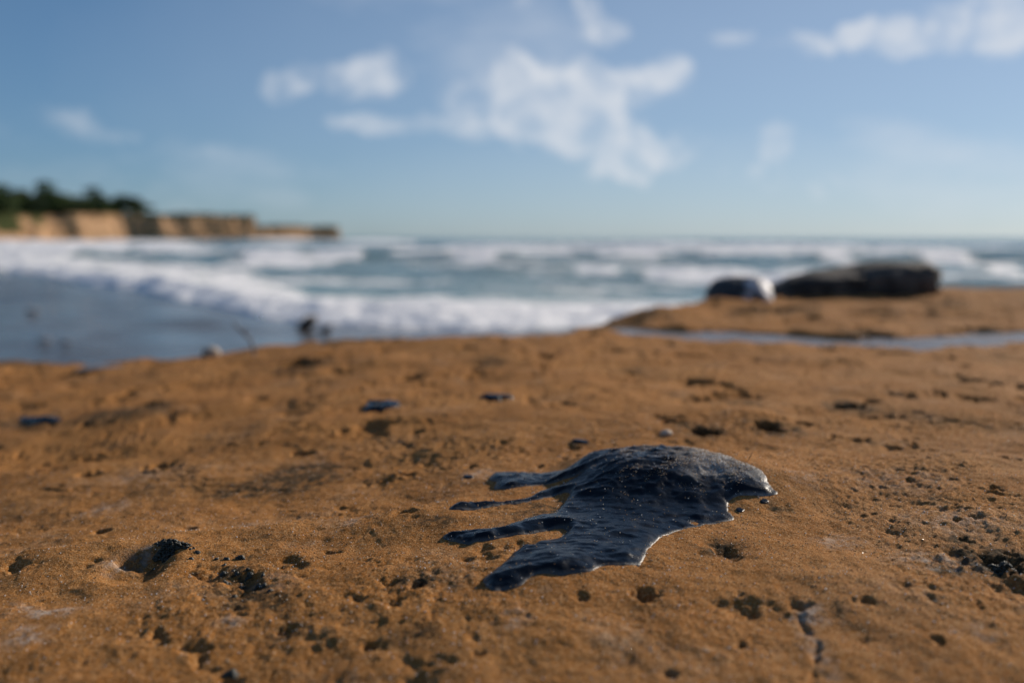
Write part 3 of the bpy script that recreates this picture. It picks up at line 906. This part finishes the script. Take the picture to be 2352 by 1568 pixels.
m_grain, t, p = new_mat('sand_grain')
ti = at_attr(t, 'tint')
rp = t.nodes.new('ShaderNodeValToRGB'); t.links.new(ti, rp.inputs[0])
cr = rp.color_ramp; cr.interpolation = 'CONSTANT'
cr.elements[0].position = 0; cr.elements[0].color = (.30, .16, .06, 1)
cr.elements[1].position = .45; cr.elements[1].color = (.42, .27, .13, 1)
for po, cc in ((.68, (.62, .50, .36, 1)), (.80, (.80, .78, .75, 1)), (.94, (.05, .04, .03, 1))):
    e = cr.elements.new(po); e.color = cc
t.links.new(rp.outputs[0], p.inputs['Base Color']); t.links.new(remap(t, ti, .7, .9, .6, .16), p.inputs['Roughness'])

pick = rng.choice(len(TV), 70000)
gw = .30 * ss(.09, .14, TV[:, 0]) * ss(.90, .96, TV[:, 1]) * ss(-.05, .22, fbm(TV[:, 0], TV[:, 1], 24, 4, 861))
pick = pick[(rng.uniform(0, 1, len(pick)) < gw[pick] + (td[pick] ** 1.1 * .45 + .008)) & (TS[pick] < -.001)]
P = TV[pick] + np.stack([rng.uniform(-.0006, .0006, len(pick)), rng.uniform(-.0006, .0006, len(pick)), np.full(len(pick), .0001)], -1)
sg = link('sand_grains', grains('sand_grains', P, rng.uniform(.00030, .00075, len(P)), 3), m_grain, tar); sg['kind'] = 'stuff'

n = 42000
gy = rng.uniform(.5, 1.35, n); gx = rng.uniform(-.62, .62, n) * gy
cl = fbm(gx, gy, 14, 3, 870)
k = rng.uniform(-.6, .5, n) < cl
gx, gy = gx[k], gy[k]
k = ~inside(gx, gy, poly); gx, gy = gx[k], gy[k]
gz = ground(gx.reshape(1, -1), gy.reshape(1, -1))[0]
P = np.stack([gx, gy, gz + .0002], -1)
o = link('sand_grains', grains('sand_grains', P, rng.uniform(.00025, .00085, len(P)), 4), m_grain)
tag(o, 'loose pale and dark sand grains scattered over the sandstone', 'sand grains', kind='stuff')

# smaller tar spots
spots = [
    ([(35, 966), (60, 958), (110, 957), (148, 963), (130, 972), (70, 974)], 'flat bluish tar spot at the far left of the rock shelf'),
    ([(830, 946), (842, 926), (862, 919), (915, 921), (925, 927), (895, 938), (860, 945)], 'angular blue-black tar spot left of centre in the blurred middle distance'),
    ([(1098, 912), (1120, 905), (1165, 905), (1185, 911), (1160, 918), (1120, 918)], 'thin flat tar spot right of the angular tar spot'),
    ([(1305, 1016), (1325, 1009), (1352, 1011), (1357, 1018), (1330, 1021)], 'small dark tar spot on the rock just behind the large tar blob'),
    ([(1688, 1170), (1700, 1164), (1712, 1171), (1705, 1178), (1694, 1178)], 'crumb of tar beside the right notch of the large tar blob'),
    ([(1062, 1095), (1075, 1089), (1090, 1093), (1084, 1099), (1070, 1100)], 'tar crumb left of the rear drip of the large tar blob'),
    ([(1742, 1149), (1756, 1144), (1768, 1150), (1758, 1157), (1747, 1156)], 'little tar fleck below the right tip of the large tar blob'),
]
for i, (pp, lab) in enumerate(spots):
    pl = chaikin([hit(*q, coarse) for q in pp], 2)
    wdt = np.ptp(pl[:, 0])
    me, V, S = tar_mesh('tar_spot', pl, max(.0008, wdt / 60), min(.005, wdt * .09), min(.008, wdt * .16), .0008, 900 + i)
    tar_attrs(me, V, S)
    o = link('tar_spot', me, m_tar); tag(o, lab, 'tar spot', 'small tar spots on the rock')

# ------------------------------------------------------------------ algae tufts
m_algae = simple_mat('dark_algae', (.016, .017, .010), .45, .5, 300, 0, 0, .5)
IV, IF = ico(1)


def tuft(px, py, wpx, label, seed, n=None, flat=.45):
    r = np.random.default_rng(seed)
    x0, y0 = hit(px, py, coarse); w = wpx / FPX * y0
    n = n or int(40 + 9000 * w)
    parts = []
    for k in range(n):
        a = r.uniform(0, 6.283); q = r.uniform(0, 1) ** .6
        wob = .7 + .45 * math.sin(a * 3 + seed) * .5 + .2 * math.sin(a * 5 + seed * 2)
        dx, dy = math.cos(a) * q * w * wob, math.sin(a) * q * w * wob * .75
        zt = flat * w * (1 - q * q) * r.uniform(.2, 1.0)
        b_ = r.uniform(.0006, .0013) * (1 if w < .03 else 1.2)
        parts.append((x0 + dx, y0 + dy, zt, b_))
    xs_ = np.array([[p_[0] for p_ in parts]]); ys_ = np.array([[p_[1] for p_ in parts]])
    gz_ = ground(xs_, ys_)[0]
    V = []; F = []
    for k, p_ in enumerate(parts):
        s_ = r.uniform(.7, 1.3, 3) * p_[3]
        V.append(IV * s_ + np.array([p_[0] - x0, p_[1] - y0, gz_[k] + p_[2]])); F.append(IF + k * len(IV))
    o = link('algae_tuft', mesh_np('algae_tuft', np.concatenate(V), np.concatenate(F), smooth=True), m_algae)
    o.location = (x0, y0, 0)
    tag(o, label, 'algae', 'black algae tufts on the rock')
    return o


tuft(392, 1260, 54, 'largest black beaded algae tuft on the rim of the scooped hollow', 1, 900, .28)
tuft(552, 1283, 14, 'compact black algae tuft standing alone right of the large one', 2)
tuft(520, 1284, 8, 'small algae tuft between the largest tuft and the compact one', 3)
for i, (px, py, w) in enumerate(((497, 1286, 5), (515, 1298, 5), (512, 1318, 13), (536, 1312, 7), (568, 1312, 5), (545, 1322, 6), (572, 1326, 14), (604, 1322, 5), (440, 1290, 6), (520, 1342, 12),
                                 (556, 1350, 14), (590, 1352, 11), (606, 1346, 9), (538, 1372, 10), (620, 1360, 8), (455, 1275, 8))):
    tuft(px, py, w * .72, 'tiny dark algae tuft in the scattered group below the largest tuft', 10 + i, None, .5)
tuft(2300, 1296, 40, 'dark algae growth in the stained hollow at the right edge', 40, 260, .18)
tuft(530, 1548, 24, 'out-of-focus dark algae tuft at the bottom edge left of centre', 41, 220, .3)

# ------------------------------------------------------------------ small things
m_twig = simple_mat('dry_twig', (.16, .145, .14), .8, .3, 40)
x0, y0 = at(605, 806); zb = zg(x0, y0 - .1)
y0 -= .1
pts = [(0, 0, -.02), (-.002, .004, .022), (-.010, .006, .042), (-.028, .008, .058), (-.045, .010, .076), (-.056, .012, .090)]
V, F = tube(pts, [.0045, .0042, .004, .0035, .003, .002], 8)
V2, F2 = tube([(-.028, .008, .058), (-.020, .004, .074)], [.004, .002], 6)
o = link('twig', mesh_np('twig', *join([(V, F), (V2, F2)])), m_twig); o.location = (x0, y0, zb)
tag(o, 'crooked bare twig standing at the shelf rim before the wet sand', 'twig')

m_wood = simple_mat('dark_driftwood', (.035, .025, .02), .7, .4, 30, .004, 60)
for (px, py, dims, lab, sd_, rz) in ((705, 752, (.12, .07, .06), 'dark jagged driftwood chunk on the wet sand right of the twig', 3, .5), (748, 760, (.07, .05, .03), 'smaller dark driftwood chunk beside the jagged one', 7, -.3)):
    x0, y0 = at(px, py, SEA + .02)
    V, F = boulder(4, dims, 950 + sd_, .55, 1.8)
    parts = [(V, F)]
    o = link('driftwood', mesh_np('driftwood', V, F), m_wood); o.location = (x0, y0, SEA + .02 + dims[2] * .6); o.rotation_euler = (.2, -.5, rz)
    tag(o, lab, 'driftwood')
m_pale = simple_mat('pale_stone', (.42, .34, .26), .8, .25, 40, .002, 90)
for (px, py, dims, lab) in ((497, 812, (.026, .018, .016), 'pale tan stone on the shelf rim left of the twig'), (1530, 1000, (.008, .007, .0045), 'pale pebble among the hollows behind the tar blob')):
    x0, y0 = at(px, py); y0 -= .05 if py < 900 else 0
    V, F = boulder(3, dims, 970, .2, 2.2)
    o = link('stone', mesh_np('stone', V, F), m_pale); o.location = (x0, y0, zg(x0, y0) + dims[2] * .5); tag(o, lab, 'stone')
m_bst = simple_mat('beach_stone', (.15, .14, .15), .5, .3, 12, .01, 30)
for (px, py, r_, lab) in ((75, 718, .08, 'dark stone lying highest on the wet sand at left'), (102, 786, .055, 'dull reddish stone on the wet sand near the shelf'), (150, 790, .05, 'grey stone beside the reddish stone on wet sand')):
    x0, y0 = at(px, py, SEA + .04)
    V, F = boulder(3, (r_, r_ * .8, r_ * .32), 980 + int(px), .25, 2.2)
    o = link('beach_stone', mesh_np('beach_stone', V, F), m_bst); o.location = (x0, y0, SEA + .045 + r_ * .2); tag(o, lab, 'stone')

# puddle on the rim at the left
a_ = np.linspace(0, 2 * math.pi, 40, endpoint=False)
x0, y0 = at(225, 846)
rad = 1 + .25 * np.sin(a_ * 3 + 1) + .12 * np.sin(a_ * 5)
V = np.concatenate([[[0, 0, .003]], np.stack([.045 * rad * np.cos(a_), .06 * rad * np.sin(a_), 0 * a_ - .001], -1)])
F = np.array([(0, 1 + i, 1 + (i + 1) % 40) for i in range(40)])
o = link('puddle', mesh_np('puddle', V, F), m_pool)
o.location = (x0, y0, max(zg(x0 + dx, y0 + dy) for dx in (-.03, 0, .03) for dy in (-.04, 0, .04)) + .0015)
tag(o, 'small bright puddle on the shelf rim at left', kind='structure')

# bristle standing on the tar hump
x0, y0 = hit(1716, 1058, coarse); zb = zg(x0, y0)
V, F = tube([(0, 0, -.002), (.002, 0, .002), (.004, .001, .005), (.0055, .001, .0085)], [.0003, .0003, .00025, .00015], 5)
o = link('dry_stalk', mesh_np('dry_stalk', V, F), m_wood); o.location = (x0, y0, zb)
tag(o, 'thin dark dry stalk sticking up beside the top right of the tar blob', 'stalk')
